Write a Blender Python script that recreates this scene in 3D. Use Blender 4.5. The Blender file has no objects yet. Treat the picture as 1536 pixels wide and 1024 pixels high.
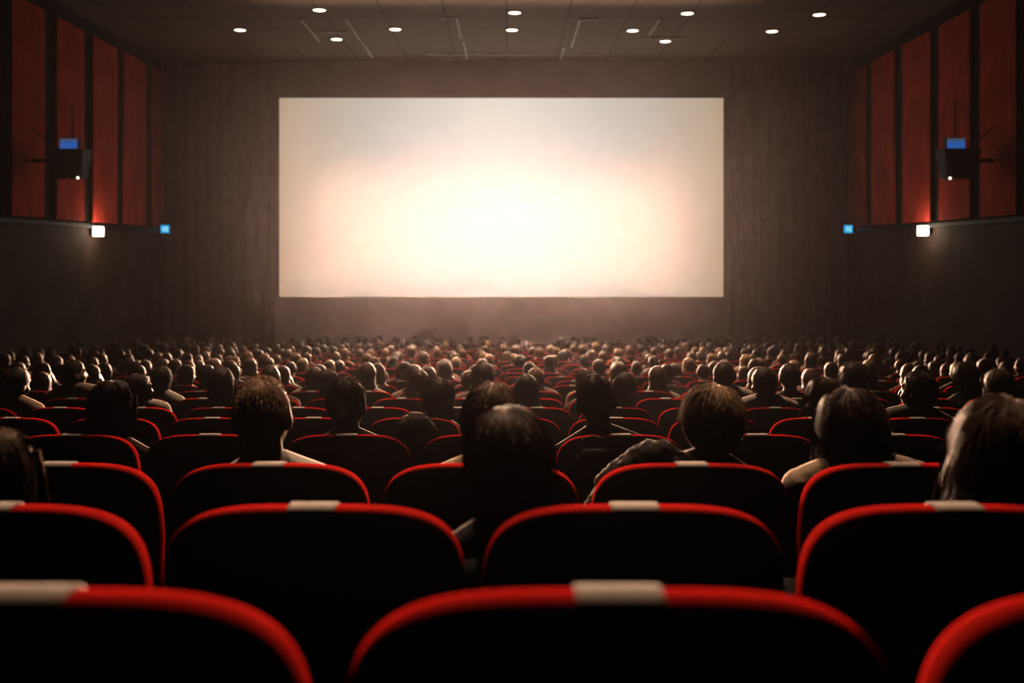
import bpy, bmesh, math, random
from mathutils import Vector, Matrix, noise
from mathutils.bvhtree import BVHTree

random.seed(11)
C = bpy.context.scene.collection
sc = bpy.context.scene
PI = math.pi
R = math.radians

# ------------------------------------------------------------------ view
F = 1560.0            # focal length in pixels of the 1536 wide frame
CX, CY = 760.0, 380.0 # optical axis
EYE = 3.95            # eye height over the lowest floor
HALF = 12.15          # half width of the hall
BACK = 36.8           # distance of the screen wall
CEIL = EYE + 6.80

def X_at(px, d): return (px - CX) * d / F
def Z_at(py, d): return EYE - (py - CY) * d / F

# ------------------------------------------------------------------ materials
def mat(name, col, rough=0.6, spec=0.5, sheen=0.0, sheen_col=None, metal=0.0, noise_scale=0, noise_amt=0.0,
        bump=0.0, bump_scale=200.0, emit=None, emit_s=0.0, stretch=None, sub=0.0):
    m = bpy.data.materials.new(name); m.use_nodes = True
    nt = m.node_tree; b = nt.nodes['Principled BSDF']
    b.inputs['Base Color'].default_value = (*col, 1)
    b.inputs['Roughness'].default_value = rough
    b.inputs['Specular IOR Level'].default_value = spec
    b.inputs['Metallic'].default_value = metal
    if sheen:
        b.inputs['Sheen Weight'].default_value = sheen
        b.inputs['Sheen Roughness'].default_value = 0.4
        b.inputs['Sheen Tint'].default_value = (*(sheen_col or col), 1)
    if sub:
        b.inputs['Subsurface Weight'].default_value = 0
    tc = None
    if noise_amt or bump:
        tc = nt.nodes.new('ShaderNodeTexCoord')
        mp = nt.nodes.new('ShaderNodeMapping')
        if stretch: mp.inputs['Scale'].default_value = stretch
        nt.links.new(tc.outputs['Object'], mp.inputs['Vector'])
    if noise_amt:
        n = nt.nodes.new('ShaderNodeTexNoise'); n.inputs['Scale'].default_value = noise_scale; n.inputs['Detail'].default_value = 4
        nt.links.new(mp.outputs['Vector'], n.inputs['Vector'])
        r = nt.nodes.new('ShaderNodeValToRGB')
        r.color_ramp.elements[0].position = .3; r.color_ramp.elements[1].position = .7
        r.color_ramp.elements[0].color = (*[c * (1 - noise_amt) for c in col], 1)
        r.color_ramp.elements[1].color = (*[min(1, c * (1 + noise_amt)) for c in col], 1)
        nt.links.new(n.outputs['Fac'], r.inputs['Fac']); nt.links.new(r.outputs['Color'], b.inputs['Base Color'])
    if bump:
        n = nt.nodes.new('ShaderNodeTexNoise'); n.inputs['Scale'].default_value = bump_scale; n.inputs['Detail'].default_value = 2
        nt.links.new(mp.outputs['Vector'], n.inputs['Vector'])
        bp = nt.nodes.new('ShaderNodeBump'); bp.inputs['Strength'].default_value = bump; bp.inputs['Distance'].default_value = .004
        nt.links.new(n.outputs['Fac'], bp.inputs['Height']); nt.links.new(bp.outputs['Normal'], b.inputs['Normal'])
    if emit:
        b.inputs['Emission Color'].default_value = (*emit, 1); b.inputs['Emission Strength'].default_value = emit_s
    return m

velvet = mat('red_velvet', (.42, .017, .013), .95, .0, .25, (1, .015, .012), noise_scale=14, noise_amt=.18, bump=.25, bump_scale=320)
shell = mat('black_seat_shell', (.012, .008, .009), .7, .15, noise_scale=30, noise_amt=.3, bump=.2, bump_scale=260)
tagm = mat('pale_seat_tag', (.50, .47, .42), .95, .03, noise_scale=60, noise_amt=.08)
armm = mat('black_armrest', (.010, .009, .010), .6, .2, noise_scale=20, noise_amt=.2)
steel = mat('dark_steel', (.05, .05, .055), .45, .5, metal=.6, noise_scale=20, noise_amt=.2)

SKIN = [mat('fair_skin', (.62, .36, .26), .5, .4, noise_scale=25, noise_amt=.08, sub=.1),
        mat('tan_skin', (.46, .25, .16), .5, .4, noise_scale=25, noise_amt=.08, sub=.1),
        mat('brown_skin', (.24, .12, .075), .5, .4, noise_scale=25, noise_amt=.08, sub=.1)]
eyem = mat('eye', (.05, .03, .025), .2, .5, noise_scale=60, noise_amt=.2)
lipm = mat('lips', (.45, .16, .13), .4, .5, noise_scale=60, noise_amt=.1)
HAIRC = {'black': (.012, .009, .008), 'dark': (.038, .023, .016), 'brown': (.12, .065, .035), 'ginger': (.26, .145, .072), 'blonde': (.46, .31, .17)}
HAIR = {k: mat(k + '_hair', c, .55, .30, .15, (1, .62, .36), noise_scale=40, noise_amt=.35, bump=.5, bump_scale=90, stretch=(3, 3, .35)) for k, c in HAIRC.items()}
SHIRTC = {'white': (.72, .66, .58), 'cream': (.60, .47, .34), 'grey': (.26, .24, .23), 'black': (.012, .011, .012), 'charcoal': (.035, .033, .035),
          'brown': (.11, .055, .032), 'navy': (.02, .025, .05), 'olive': (.09, .085, .05), 'orange': (.50, .17, .06), 'pink': (.55, .27, .24), 'maroon': (.16, .025, .025)}
SHIRT = {k: mat(k + '_shirt', c, .85, .12, .10, (.9, .7, .5), noise_scale=18, noise_amt=.12, bump=.3, bump_scale=60) for k, c in SHIRTC.items()}
TROUSER = [mat('dark_trousers', (.03, .03, .04), .85, .2, noise_scale=18, noise_amt=.15, bump=.3, bump_scale=80),
           mat('blue_jeans', (.05, .07, .13), .85, .2, noise_scale=18, noise_amt=.15, bump=.3, bump_scale=80)]

# ------------------------------------------------------------------ mesh building
class MB:
    def __init__(s): s.v = []; s.f = []
    def add(s, vs, fs):
        b = len(s.v); s.v.extend(tuple(v) for v in vs); s.f.extend(tuple(b + i for i in f) for f in fs)
    def box(s, lo, hi):
        x0, y0, z0 = lo; x1, y1, z1 = hi
        s.add([(x0,y0,z0),(x1,y0,z0),(x1,y1,z0),(x0,y1,z0),(x0,y0,z1),(x1,y0,z1),(x1,y1,z1),(x0,y1,z1)],
              [(0,3,2,1),(4,5,6,7),(0,1,5,4),(1,2,6,5),(2,3,7,6),(3,0,4,7)])
    def rings(s, rings, cap=True):
        n = len(rings[0]); vs = [p for r in rings for p in r]; fs = []
        for k in range(len(rings) - 1):
            for i in range(n):
                j = (i + 1) % n
                fs.append((k*n+i, k*n+j, (k+1)*n+j, (k+1)*n+i))
        if cap:
            fs.append(tuple(range(n))[::-1]); fs.append(tuple((len(rings)-1)*n + i for i in range(n)))
        s.add(vs, fs)
    def capsule(s, p0, p1, r0, r1, seg=14):
        p0 = Vector(p0); p1 = Vector(p1); a = (p1 - p0); L = a.length
        a = a.normalized() if L > 1e-6 else Vector((0, 0, 1))
        u = a.orthogonal().normalized(); w = a.cross(u)
        rings = []
        for k in range(1, 5):
            t = -PI/2 + PI/2 * k / 4
            if k == 1: t = -PI/2 * .97
            rings.append((p0 + a * (r0 * math.sin(t)), r0 * math.cos(t)))
        for k in range(0, 4):
            t = PI/2 * k / 3
            if k == 3: t = PI/2 * .97
            rings.append((p1 + a * (r1 * math.sin(t)), r1 * math.cos(t)))
        s.rings([[c + (u * math.cos(2*PI*i/seg) + w * math.sin(2*PI*i/seg)) * max(r, 1e-4) for i in range(seg)] for c, r in rings])
    def ellipsoid(s, c, r, rot=None, seg=20, rg=12):
        c = Vector(c); rings = []
        M = rot or Matrix.Identity(3)
        for k in range(rg + 1):
            t = -PI/2*.985 + PI*.985 * k / rg
            rings.append([c + M @ Vector((r[0]*math.cos(t)*math.cos(2*PI*i/seg), r[1]*math.cos(t)*math.sin(2*PI*i/seg), r[2]*math.sin(t))) for i in range(seg)])
        s.rings(rings)
    def xform(s, start, M):
        for i in range(start, len(s.v)): s.v[i] = tuple(M @ Vector(s.v[i]))
    def mesh(s, name, smooth=True):
        me = bpy.data.meshes.new(name); me.from_pydata(s.v, [], s.f); me.update()
        bm = bmesh.new(); bm.from_mesh(me); bmesh.ops.recalc_face_normals(bm, faces=bm.faces); bm.to_mesh(me); bm.free()
        if smooth: me.polygons.foreach_set('use_smooth', [True] * len(me.polygons))
        return me
    def bvh(s): return BVHTree.FromPolygons([Vector(v) for v in s.v], s.f)

def fuse(mb, name, voxel, smooth=5, dec=None):
    """melt overlapping volumes into one continuous skin"""
    me = mb.mesh(name); o = bpy.data.objects.new('tmp', me); C.objects.link(o)
    m = o.modifiers.new('r', 'REMESH'); m.mode = 'VOXEL'; m.voxel_size = voxel
    if smooth:
        m = o.modifiers.new('s', 'SMOOTH'); m.factor = .5; m.iterations = smooth
    if dec:
        m = o.modifiers.new('d', 'DECIMATE'); m.ratio = dec
    dg = bpy.context.evaluated_depsgraph_get(); dg.update()
    out = bpy.data.meshes.new_from_object(o.evaluated_get(dg)); out.name = name
    out.polygons.foreach_set('use_smooth', [True] * len(out.polygons))
    bpy.data.objects.remove(o); bpy.data.meshes.remove(me)
    out.materials.clear()
    return out

def link(name, me, mats=(), parent=None, kind=None, label=None, cat=None, group=None, loc=None):
    o = bpy.data.objects.new(name, me); C.objects.link(o)
    if me is not None and mats:
        while len(me.materials) < len(mats): me.materials.append(None)
        for i, m in enumerate(mats):
            o.material_slots[i].link = 'OBJECT'; o.material_slots[i].material = m
    if parent: o.parent = parent
    if loc: o.location = loc
    if kind: o['kind'] = kind
    if label: o['label'] = label
    if cat: o['category'] = cat
    if group: o['group'] = group
    return o

def bevelled(mb, name, w=.01, seg=2):
    me = mb.mesh(name, smooth=False); bm = bmesh.new(); bm.from_mesh(me)
    bmesh.ops.bevel(bm, geom=list(bm.edges), offset=w, segments=seg, affect='EDGES', profile=.5)
    bm.to_mesh(me); bm.free()
    return me

ORD = ['zeroth','first','second','third','fourth','fifth','sixth','seventh','eighth','ninth','tenth','eleventh','twelfth','thirteenth','fourteenth',
       'fifteenth','sixteenth','seventeenth','eighteenth','nineteenth']
TENS = {20:'twent',30:'thirt',40:'fort',50:'fift'}
def nth(n):
    if n < 20: return ORD[n]
    t, u = n // 10 * 10, n % 10
    return TENS[t] + ('ieth' if u == 0 else 'y-' + ORD[u])

# ------------------------------------------------------------------ rows and rake
HP = [(-3, -.18), (.957, .322), (1.785, .4405), (2.73, .558), (4.22, .741), (5.75, .914), (7.3, 1.086), (8.8, 1.23), (10.3, 1.367), (11.8, 1.50),
      (13.3, 1.63), (14.8, 1.755), (16.3, 1.87), (20, 2.11), (25, 2.41), (30, 2.70), (33, 2.86), (40, 2.95)]
def h_seat(d):
    for (a, ha), (b, hb) in zip(HP, HP[1:]):
        if d <= b: return ha + (hb - ha) * (d - a) / (b - a)
    return HP[-1][1]
ROWS = [.957, 1.785, 2.73, 4.22, 5.75, 7.3] + [8.8 + 1.5 * k for k in range(17)]
PITCH = .56
def best_off(row, xs):
    # seats of a row stand under the people who sit in it
    best = min((sum(min(.16, abs((X_at(x, ROWS[row] + .292) - k * .01 + PITCH/2) % PITCH - PITCH/2)) for x in xs), k) for k in range(56))
    return best[1] * .01
OFFPX = {0: 933, 1: 465, 2: 720, 3: 725, 4: 772, 5: 768, 6: 885}
def floor_z(i): return EYE - h_seat(ROWS[i]) - 1.0
def row_x0(i):
    if i == 5: return best_off(5, (22, 205, 330, 790, 936, 1148, 1500))
    if i == 6: return best_off(6, (88, 240, 405, 492, 640, 745, 880, 1018, 1087, 1185, 1282, 1440))
    return X_at(OFFPX[i], ROWS[i]) if i in OFFPX else ((i * .3467 + .11 * (i % 3)) % PITCH)

# ------------------------------------------------------------------ setting
brown_wall = mat('brown_plaster', (.095, .056, .040), .8, .3, noise_scale=1.1, noise_amt=.35, bump=.5, bump_scale=12)
black_wall = mat('black_wall_cloth', (.030, .025, .024), .9, .1, noise_scale=2, noise_amt=.25)
carpet = mat('dark_carpet', (.045, .016, .014), .95, .1, noise_scale=60, noise_amt=.4)
ledge_m = mat('black_ledge', (.012, .011, .011), .6, .3, noise_scale=5, noise_amt=.2)
curtain_m = mat('black_curtain', (.040, .033, .034), .95, .1, .3, (.5, .4, .4), noise_scale=3, noise_amt=.2, bump=.2, bump_scale=40)
rail_m = mat('ceiling_rail_metal', (.85, .68, .55), .6, .5, noise_scale=4, noise_amt=.5)

# ceiling: dark tiles with seams
cm = bpy.data.materials.new('ceiling_tiles'); cm.use_nodes = True
nt = cm.node_tree; b = nt.nodes['Principled BSDF']; b.inputs['Roughness'].default_value = .75; b.inputs['Specular IOR Level'].default_value = .25
tc = nt.nodes.new('ShaderNodeTexCoord'); br = nt.nodes.new('ShaderNodeTexBrick')
br.offset = 0; br.inputs['Scale'].default_value = 1; br.inputs['Brick Width'].default_value = 1.75; br.inputs['Row Height'].default_value = 1.5
br.inputs['Mortar Size'].default_value = .02; br.inputs['Color1'].default_value = (.26, .17, .125, 1); br.inputs['Color2'].default_value = (.21, .14, .10, 1)
br.inputs['Mortar'].default_value = (.03, .02, .018, 1)
nt.links.new(tc.outputs['Object'], br.inputs['Vector']); nt.links.new(br.outputs['Color'], b.inputs['Base Color'])

mb = MB()
edges = [-2.5] + [ROWS[i] + .12 for i in range(len(ROWS))] + [BACK + .3]
zs = [floor_z(0) + .1] + [floor_z(i) for i in range(len(ROWS))]
prof = []
for k in range(len(zs)):
    prof += [(edges[k], zs[k]), (edges[k + 1], zs[k])]
prof = [(-2.5, -.4)] + prof + [(BACK + .3, -.4)]
mb.rings([[(-HALF - .2, y, z) for y, z in prof], [(HALF + .2, y, z) for y, z in prof]])
link('floor', mb.mesh('floor', False), [carpet], kind='structure')
mb = MB(); mb.box((-HALF - .3, -2.5, CEIL), (HALF + .3, BACK + .3, CEIL + .2)); link('ceiling', mb.mesh('ceiling', False), [cm], kind='structure')
mb = MB(); mb.box((-HALF - .3, BACK, -.4), (HALF + .3, BACK + .25, CEIL)); link('wall_front', mb.mesh('wall_front', False), [black_wall], kind='structure')
mb = MB(); mb.box((-HALF - .3, -2.75, -.4), (HALF + .3, -2.5, CEIL)); link('wall_back', mb.mesh('wall_back', False), [black_wall], kind='structure')
LZ = EYE + .80     # top of the lower wall
for s, nm in ((-1, 'left'), (1, 'right')):
    mb = MB(); mb.box((min(s*HALF, s*(HALF+.25)), -2.5, -.4), (max(s*HALF, s*(HALF+.25)), BACK, LZ))
    link('wall_' + nm, mb.mesh('wall_' + nm, False), [brown_wall], kind='structure')
    mb = MB(); mb.box((min(s*(HALF+.05), s*(HALF+.25)), -2.5, LZ), (max(s*(HALF+.05), s*(HALF+.25)), BACK, CEIL))
    link('wall_upper_' + nm, mb.mesh('wall_upper_' + nm, False), [black_wall], kind='structure')
    mb = MB(); mb.box((min(s*(HALF-.10), s*(HALF+.05)), -2.4, LZ - .06), (max(s*(HALF-.10), s*(HALF+.05)), BACK - .02, LZ + .07))
    link('trim_1' if s < 0 else 'trim_2', bevelled(mb, 'ledge', .015), [ledge_m], kind='structure')

# acoustic panels on the side walls
red_panel = mat('red_panel_fabric', (.80, .075, .045), .85, .1, .2, (.8, .2, .1), noise_scale=2.2, noise_amt=.25, bump=.3, bump_scale=60, stretch=(1, 1, .4))
panel_edge = mat('panel_side_batten', (.02, .012, .012), .7, .2, noise_scale=4, noise_amt=.2)
def wall_d(px): return HALF * F / abs(px - CX)
LP = [(225, 246), (182, 215), (135, 172), (80, 122), (12, 62)]
RP = [(1302, 1273), (1345, 1311), (1400, 1358), (1460, 1413), (1530, 1475)]
PZ0, PZ1 = EYE + .92, EYE + 6.35
for s, lst, side in ((-1, LP, 'left'), (1, RP, 'right')):
    for k, (pa, pb) in enumerate(lst):
        d0, d1 = wall_d(pa), min(wall_d(pb), BACK - .06)
        where = ['nearest the screen', 'second from the screen', 'third from the screen', 'fourth from the screen', 'farthest from the screen'][k]
        r = link('acoustic_panel', None, loc=(s*HALF, (d0+d1)/2, PZ0), label=f'tall red fabric acoustic panel on the {side} wall, {where}', cat='wall panel', group='red acoustic panels on the side walls')
        w = (d1 - d0) / 2
        mb = MB(); mb.box((min(-s*.10, -s*.03), -w, 0), (max(-s*.10, -s*.03), w, PZ1 - PZ0)); link('fabric_face', bevelled(mb, 'fabric_face', .02, 3), [red_panel], r)
        mb = MB(); mb.box((min(-s*.03, s*.04), -w + .03, .03), (max(-s*.03, s*.04), w - .03, PZ1 - PZ0 - .03)); link('backing_frame', mb.mesh('backing_frame', False), [panel_edge], r)

# pleated black curtains beside the screen
def curtain(x0, x1, z0, z1, label):
    mb = MB(); n = int((x1 - x0) / .035); top = []
    rows = 6
    front = []
    for j in range(rows + 1):
        z = z0 + (z1 - z0) * j / rows
        ln = []
        for i in range(n + 1):
            x = x0 + (x1 - x0) * i / n
            y = BACK - .16 + .055 * math.sin(x * 2*PI / .42 + .6*math.sin(x*1.7)) + .02 * math.sin(x * 9 + j)
            ln.append((x, y, z))
        front.append(ln)
    vs = [p for ln in front for p in ln]; m = n + 1; fs = []
    for j in range(rows):
        for i in range(n): fs.append((j*m+i, j*m+i+1, (j+1)*m+i+1, (j+1)*m+i))
    N = len(vs); vs += [(x, y + .015, z) for x, y, z in vs]; fs += [tuple(N + i for i in f[::-1]) for f in fs]
    bd = [i for i in range(m)] + [j*m+n for j in range(1, rows+1)] + [rows*m+i for i in range(n-1, -1, -1)] + [j*m for j in range(rows-1, 0, -1)]
    for a, c in zip(bd, bd[1:] + bd[:1]): fs.append((a, c, N + c, N + a))
    mb.add(vs, fs)
    o = link('stage_curtain', mb.mesh('stage_curtain'), [curtain_m], label=label, cat='curtain', group='black curtains beside the screen')
SX0, SX1 = X_at(419, BACK - .3), X_at(1085, BACK - .3)
SZ0, SZ1 = Z_at(445, BACK - .3), Z_at(147, BACK - .3)
curtain(-HALF + .15, SX0 - .25, .02, CEIL - .1, 'pleated black curtain hanging between screen and left wall')
curtain(SX1 + .25, HALF - .15, .02, CEIL - .1, 'pleated black curtain hanging between screen and right wall')

# the screen: glow falloff painted into its emission, brightest above the middle
sm = bpy.data.materials.new('screen_glow_falloff'); sm.use_nodes = True
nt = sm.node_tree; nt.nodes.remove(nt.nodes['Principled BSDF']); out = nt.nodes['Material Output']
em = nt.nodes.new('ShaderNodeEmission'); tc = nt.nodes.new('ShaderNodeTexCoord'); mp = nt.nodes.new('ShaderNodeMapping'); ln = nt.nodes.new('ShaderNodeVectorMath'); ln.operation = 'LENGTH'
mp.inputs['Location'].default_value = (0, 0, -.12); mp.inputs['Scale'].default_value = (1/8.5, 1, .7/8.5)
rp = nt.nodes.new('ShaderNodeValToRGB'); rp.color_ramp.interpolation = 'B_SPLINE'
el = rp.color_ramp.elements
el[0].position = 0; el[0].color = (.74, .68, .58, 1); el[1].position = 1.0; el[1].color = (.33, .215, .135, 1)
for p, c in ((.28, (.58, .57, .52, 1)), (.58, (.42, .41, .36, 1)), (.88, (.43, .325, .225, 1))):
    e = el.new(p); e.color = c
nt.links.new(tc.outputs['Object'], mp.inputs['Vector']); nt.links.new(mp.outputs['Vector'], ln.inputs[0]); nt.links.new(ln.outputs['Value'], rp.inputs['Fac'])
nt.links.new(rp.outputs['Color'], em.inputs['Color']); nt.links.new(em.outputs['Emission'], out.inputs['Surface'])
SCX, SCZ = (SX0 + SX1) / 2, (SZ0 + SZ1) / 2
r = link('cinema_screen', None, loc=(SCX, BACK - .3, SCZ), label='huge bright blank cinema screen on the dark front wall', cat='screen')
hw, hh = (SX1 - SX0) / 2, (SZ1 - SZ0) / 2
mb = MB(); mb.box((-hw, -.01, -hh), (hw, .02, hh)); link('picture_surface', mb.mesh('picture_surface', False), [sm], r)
mb = MB()
for lo, hi in (((-hw-.14, -.03, -hh-.14), (hw+.14, .14, -hh)), ((-hw-.14, -.03, hh), (hw+.14, .14, hh+.14)), ((-hw-.14, -.03, -hh), (-hw, .14, hh)), ((hw, -.03, -hh), (hw+.14, .14, hh))): mb.box(lo, hi)
link('masking_frame', mb.mesh('masking_frame', False), [ledge_m], r)
mb = MB(); mb.box((-hw, .03, -hh), (hw, .29, hh)); link('support_truss', mb.mesh('support_truss', False), [black_wall], r)

# ceiling lights
lamp_m = mat('lamp_diffuser', (.9, .8, .7), .4, emit=(1, .80, .58), emit_s=7.0, noise_scale=5, noise_amt=.05)
ring_m = mat('lamp_ring', (.10, .08, .07), .4, .5, metal=.5, noise_scale=5, noise_amt=.1)
mbr = MB(); N = 32
prof = [(.17, -.004), (.215, -.004), (.225, -.012), (.215, -.03), (.18, -.034), (.17, -.02)]
vs = [(r_*math.cos(2*PI*i/N), r_*math.sin(2*PI*i/N), z) for r_, z in prof for i in range(N)]
fs = [(k*N+i, k*N+(i+1)%N, ((k+1) % 6)*N+(i+1)%N, ((k+1) % 6)*N+i) for k in range(6) for i in range(N)]
mbr.add(vs, fs); ring_me = mbr.mesh('lamp_ring')
mbd = MB(); mbd.rings([[(r_*math.cos(2*PI*i/N), r_*math.sin(2*PI*i/N), z) for i in range(N)] for r_, z in ((.172, -.006), (.172, -.02), (.15, -.029), (.08, -.034))]); disc_me = mbd.mesh('diffuser')
CL = [(360, 44, 'far left, alone'), (479, 14, 'left, upper of a staggered pair'), (505, 58, 'left, lower of a staggered pair'), (593, 43, 'left of the middle column'),
      (772, 18, 'middle column, upper one'), (768, 44, 'middle column, lower one'), (949, 45, 'right of the middle column'), (998, 61, 'right, lowest one close to the screen wall'),
      (1031, 19, 'right, above the lowest one'), (1158, 46, 'far right, lower of the outer two'), (1229, 21, 'far right, outermost and upper')]
for px, py, w in CL:
    d = (CEIL - EYE) * F / (CY - py)
    r = link('ceiling_light', None, loc=(X_at(px, d), d, CEIL), label='round white recessed ceiling light, ' + w, cat='ceiling light', group='recessed ceiling lights')
    link('trim_ring', ring_me, [ring_m], r); link('diffuser', disc_me, [lamp_m], r)

# metal rails along the ceiling tiles
rails = [(450, 27, 61), (518, 26, 60), (685, 25, 56), (870, 28, 70), (990, 27, 52), (543, 62, 85), (846, 70, 88), (695, 60, 86)]
for k, (px, ya, yb) in enumerate(rails):
    da, db = (CEIL-EYE)*F/(CY-ya), (CEIL-EYE)*F/(CY-yb)
    x = X_at(px, da); mb = MB(); mb.box((x-.035, da, CEIL-.045), (x+.035, db, CEIL-.001)); link(f'trim_{k+3}', bevelled(mb, 'ceiling_rail', .006), [rail_m], kind='structure')
for k, (pa, pb, y) in enumerate([(660, 688, 26), (868, 897, 28), (478, 520, 47), (960, 1030, 56), (640, 900, 80)]):
    d = (CEIL-EYE)*F/(CY-y); mb = MB(); mb.box((X_at(pa, d), d-.06, CEIL-.04), (X_at(pb, d), d+.06, CEIL-.001)); link(f'trim_{k+11}', bevelled(mb, 'ceiling_rail', .006), [rail_m], kind='structure')

# wall lamps, blue signs, speakers
sconce_m = mat('wall_lamp_glass', (.9, .8, .7), .4, emit=(1, .82, .62), emit_s=9, noise_scale=5, noise_amt=.05)
blue_m = mat('blue_lit_sign', (.02, .2, .4), .4, emit=(.02, .42, .85), emit_s=.8, noise_scale=5, noise_amt=.05)
mark_m = mat('pale_sign_mark', (.5, .7, .8), .4, emit=(.25, .75, .95), emit_s=.8, noise_scale=5, noise_amt=.05)
disp_m = mat('blue_display', (.02, .06, .2), .4, emit=(.025, .12, .46), emit_s=.7, noise_scale=5, noise_amt=.1)
disp2_m = mat('grey_display_strip', (.1, .15, .25), .4, emit=(.10, .14, .24), emit_s=.5, noise_scale=5, noise_amt=.1)
cab_m = mat('speaker_cabinet', (.010, .010, .011), .6, .3, noise_scale=6, noise_amt=.2)
grille_m = mat('speaker_grille', (.016, .015, .016), .8, .3, noise_scale=90, noise_amt=.4, bump=.6, bump_scale=150)
led_m = mat('white_indicator', (.9, .8, .7), .4, emit=(1, .8, .6), emit_s=4, noise_scale=5, noise_amt=.05)
LAMPS = []
for s, side, px in ((-1, 'left', 148), (1, 'right', 1384)):
    d = (HALF - .25) * F / abs(px - CX); z = Z_at(347 if s < 0 else 346, d)
    r = link('wall_lamp', None, loc=(s*(HALF-.1), d, z), label=f'small square white wall lamp glowing under the red panels, {side} wall', cat='wall lamp', group='wall lamps on the ledges')
    mb = MB(); mb.box((-.12, -.13, -.14), (.12, .13, .14)); mb.xform(0, Matrix.Translation((-s*.14, 0, 0))); link('glass_box', bevelled(mb, 'glass_box', .02, 3), [sconce_m], r)
    mb = MB(); mb.box((-.03, -.10, -.11), (.03, .10, .11)); mb.xform(0, Matrix.Translation((s*.005, 0, 0))); link('mount_plate', bevelled(mb, 'mount_plate', .01), [cab_m], r)
    LAMPS.append((s*(HALF-.55), d, z))
for s, side, px in ((-1, 'left', 248), (1, 'right', 1272)):
    d = BACK - .75; x = X_at(px, d); z = Z_at(343.5, d)
    r = link('exit_sign', None, loc=(x, d, z), label=f'small square blue lit sign at the {side} end of the ledge', cat='sign', group='blue lit signs beside the screen')
    mb = MB(); mb.box((-.165, -.03, -.15), (.165, .05, .15)); link('housing', bevelled(mb, 'housing', .012), [cab_m], r)
    mb = MB(); mb.box((-.15, -.04, -.135), (.15, -.028, .135)); link('lit_face', bevelled(mb, 'lit_face', .004), [blue_m], r)
    mb = MB(); mb.box((-.10, -.046, -.02), (.02, -.038, .03)); mb.box((.02, -.046, -.09), (.10, -.038, .09)); mb.box((-.06,-.046,-.09), (-.02,-.038,.09)); link('sign_mark', mb.mesh('sign_mark', False), [mark_m], r)
    mb = MB(); mb.box((min(0, s*(HALF-abs(x))), .0, -.03), (max(0, s*(HALF-abs(x))), .04, .03)); link('bracket', mb.mesh('bracket', False), [cab_m], r)
for s, side, bx, lx in ((-1, 'left', 104, 105), (1, 'right', 1438, 1432)):
    d = 26.2 if s < 0 else 25.6; x = X_at(bx, d); zc = Z_at(246, d)
    r = link('surround_speaker', None, loc=(x, d, zc), label=f'black surround speaker bracketed out from the {side} wall', cat='speaker', group='surround speakers on the side walls')
    mb = MB()
    # wedge-shaped cabinet, deeper at the top, tilted to the seats
    pts = [(-.46, -.30, .36), (.46, -.30, .36), (.46, .34, .40), (-.46, .34, .40), (-.34, -.10, -.38), (.34, -.10, -.38), (.34, .30, -.34), (-.34, .30, -.34)]
    mb.add(pts, [(0,1,2,3), (7,6,5,4), (0,4,5,1), (1,5,6,2), (2,6,7,3), (3,7,4,0)]); cab = link('cabinet', bevelled(mb, 'cabinet', .03, 3), [cab_m], r)
    mb = MB(); mb.add([(-.40, -.30, .30), (.40, -.30, .30), (.30, -.13, -.32), (-.30, -.13, -.32), (-.40, -.27, .30), (.40, -.27, .30), (.30, -.10, -.32), (-.30, -.10, -.32)],
                      [(3,2,1,0), (4,5,6,7), (0,1,5,4), (1,2,6,5), (2,3,7,6), (3,0,4,7)]); mb.xform(0, Matrix.Translation((0, -.02, 0))); link('grille', mb.mesh('grille', False), [grille_m], cab)
    mb = MB(); L = s*(HALF - .157 - abs(x)); mb.capsule((0, .1, .1), (L, .1, .1), .05, .05); mb.capsule((s*.3, .1, .40), (L, .1, .9), .018, .018); link('bracket', mb.mesh('bracket'), [steel], r)
    mb = MB(); mb.ellipsoid((s*-.28, -.16, -.36), (.03, .03, .03)); link('indicator_light', mb.mesh('indicator_light'), [led_m], r)
    xl = X_at(lx, d)
    q = link('display_box', None, loc=(xl, d - .05, Z_at(216, d)), label=f'small blue lit display box on top of the {side} wall speaker', cat='display', group='blue displays above the speakers')
    hb = Z_at(223, d) - Z_at(216, d); base = zc + .412 - Z_at(216, d)
    mb = MB(); mb.box((-.24, -.03, base), (.24, .16, .15)); link('case', bevelled(mb, 'case', .015), [cab_m], q)
    mb = MB(); mb.box((-.22, -.04, -.13), (.22, -.028, .06)); link('lit_face', mb.mesh('lit_face', False), [disp_m], q)
    mb = MB(); mb.box((-.22, -.04, .065), (.22, -.028, .13)); link('top_strip', mb.mesh('top_strip', False), [disp2_m], q)
    # hanging safety chain over the speaker
    mb = MB()
    z0, z1 = zc + .42, zc + 1.55
    nlk = 16
    for i in range(nlk):
        z = z0 + (z1 - z0) * i / (nlk - 1)
        ring = [(.03*math.cos(2*PI*j/10), 0 , .055*math.sin(2*PI*j/10)) for j in range(10)]
        for j in range(10):
            a, c = ring[j], ring[(j+1) % 10]
            if i % 2: a, c = (0, a[0], a[2]), (0, c[0], c[2])
            mb.capsule((a[0], a[1], z + a[2]), (c[0], c[1], z + c[2]), .009, .009, 6)
    ch = link('safety_chain', mb.mesh('safety_chain'), [steel], r); ch.location = (s*.04, .28, -zc)

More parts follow.
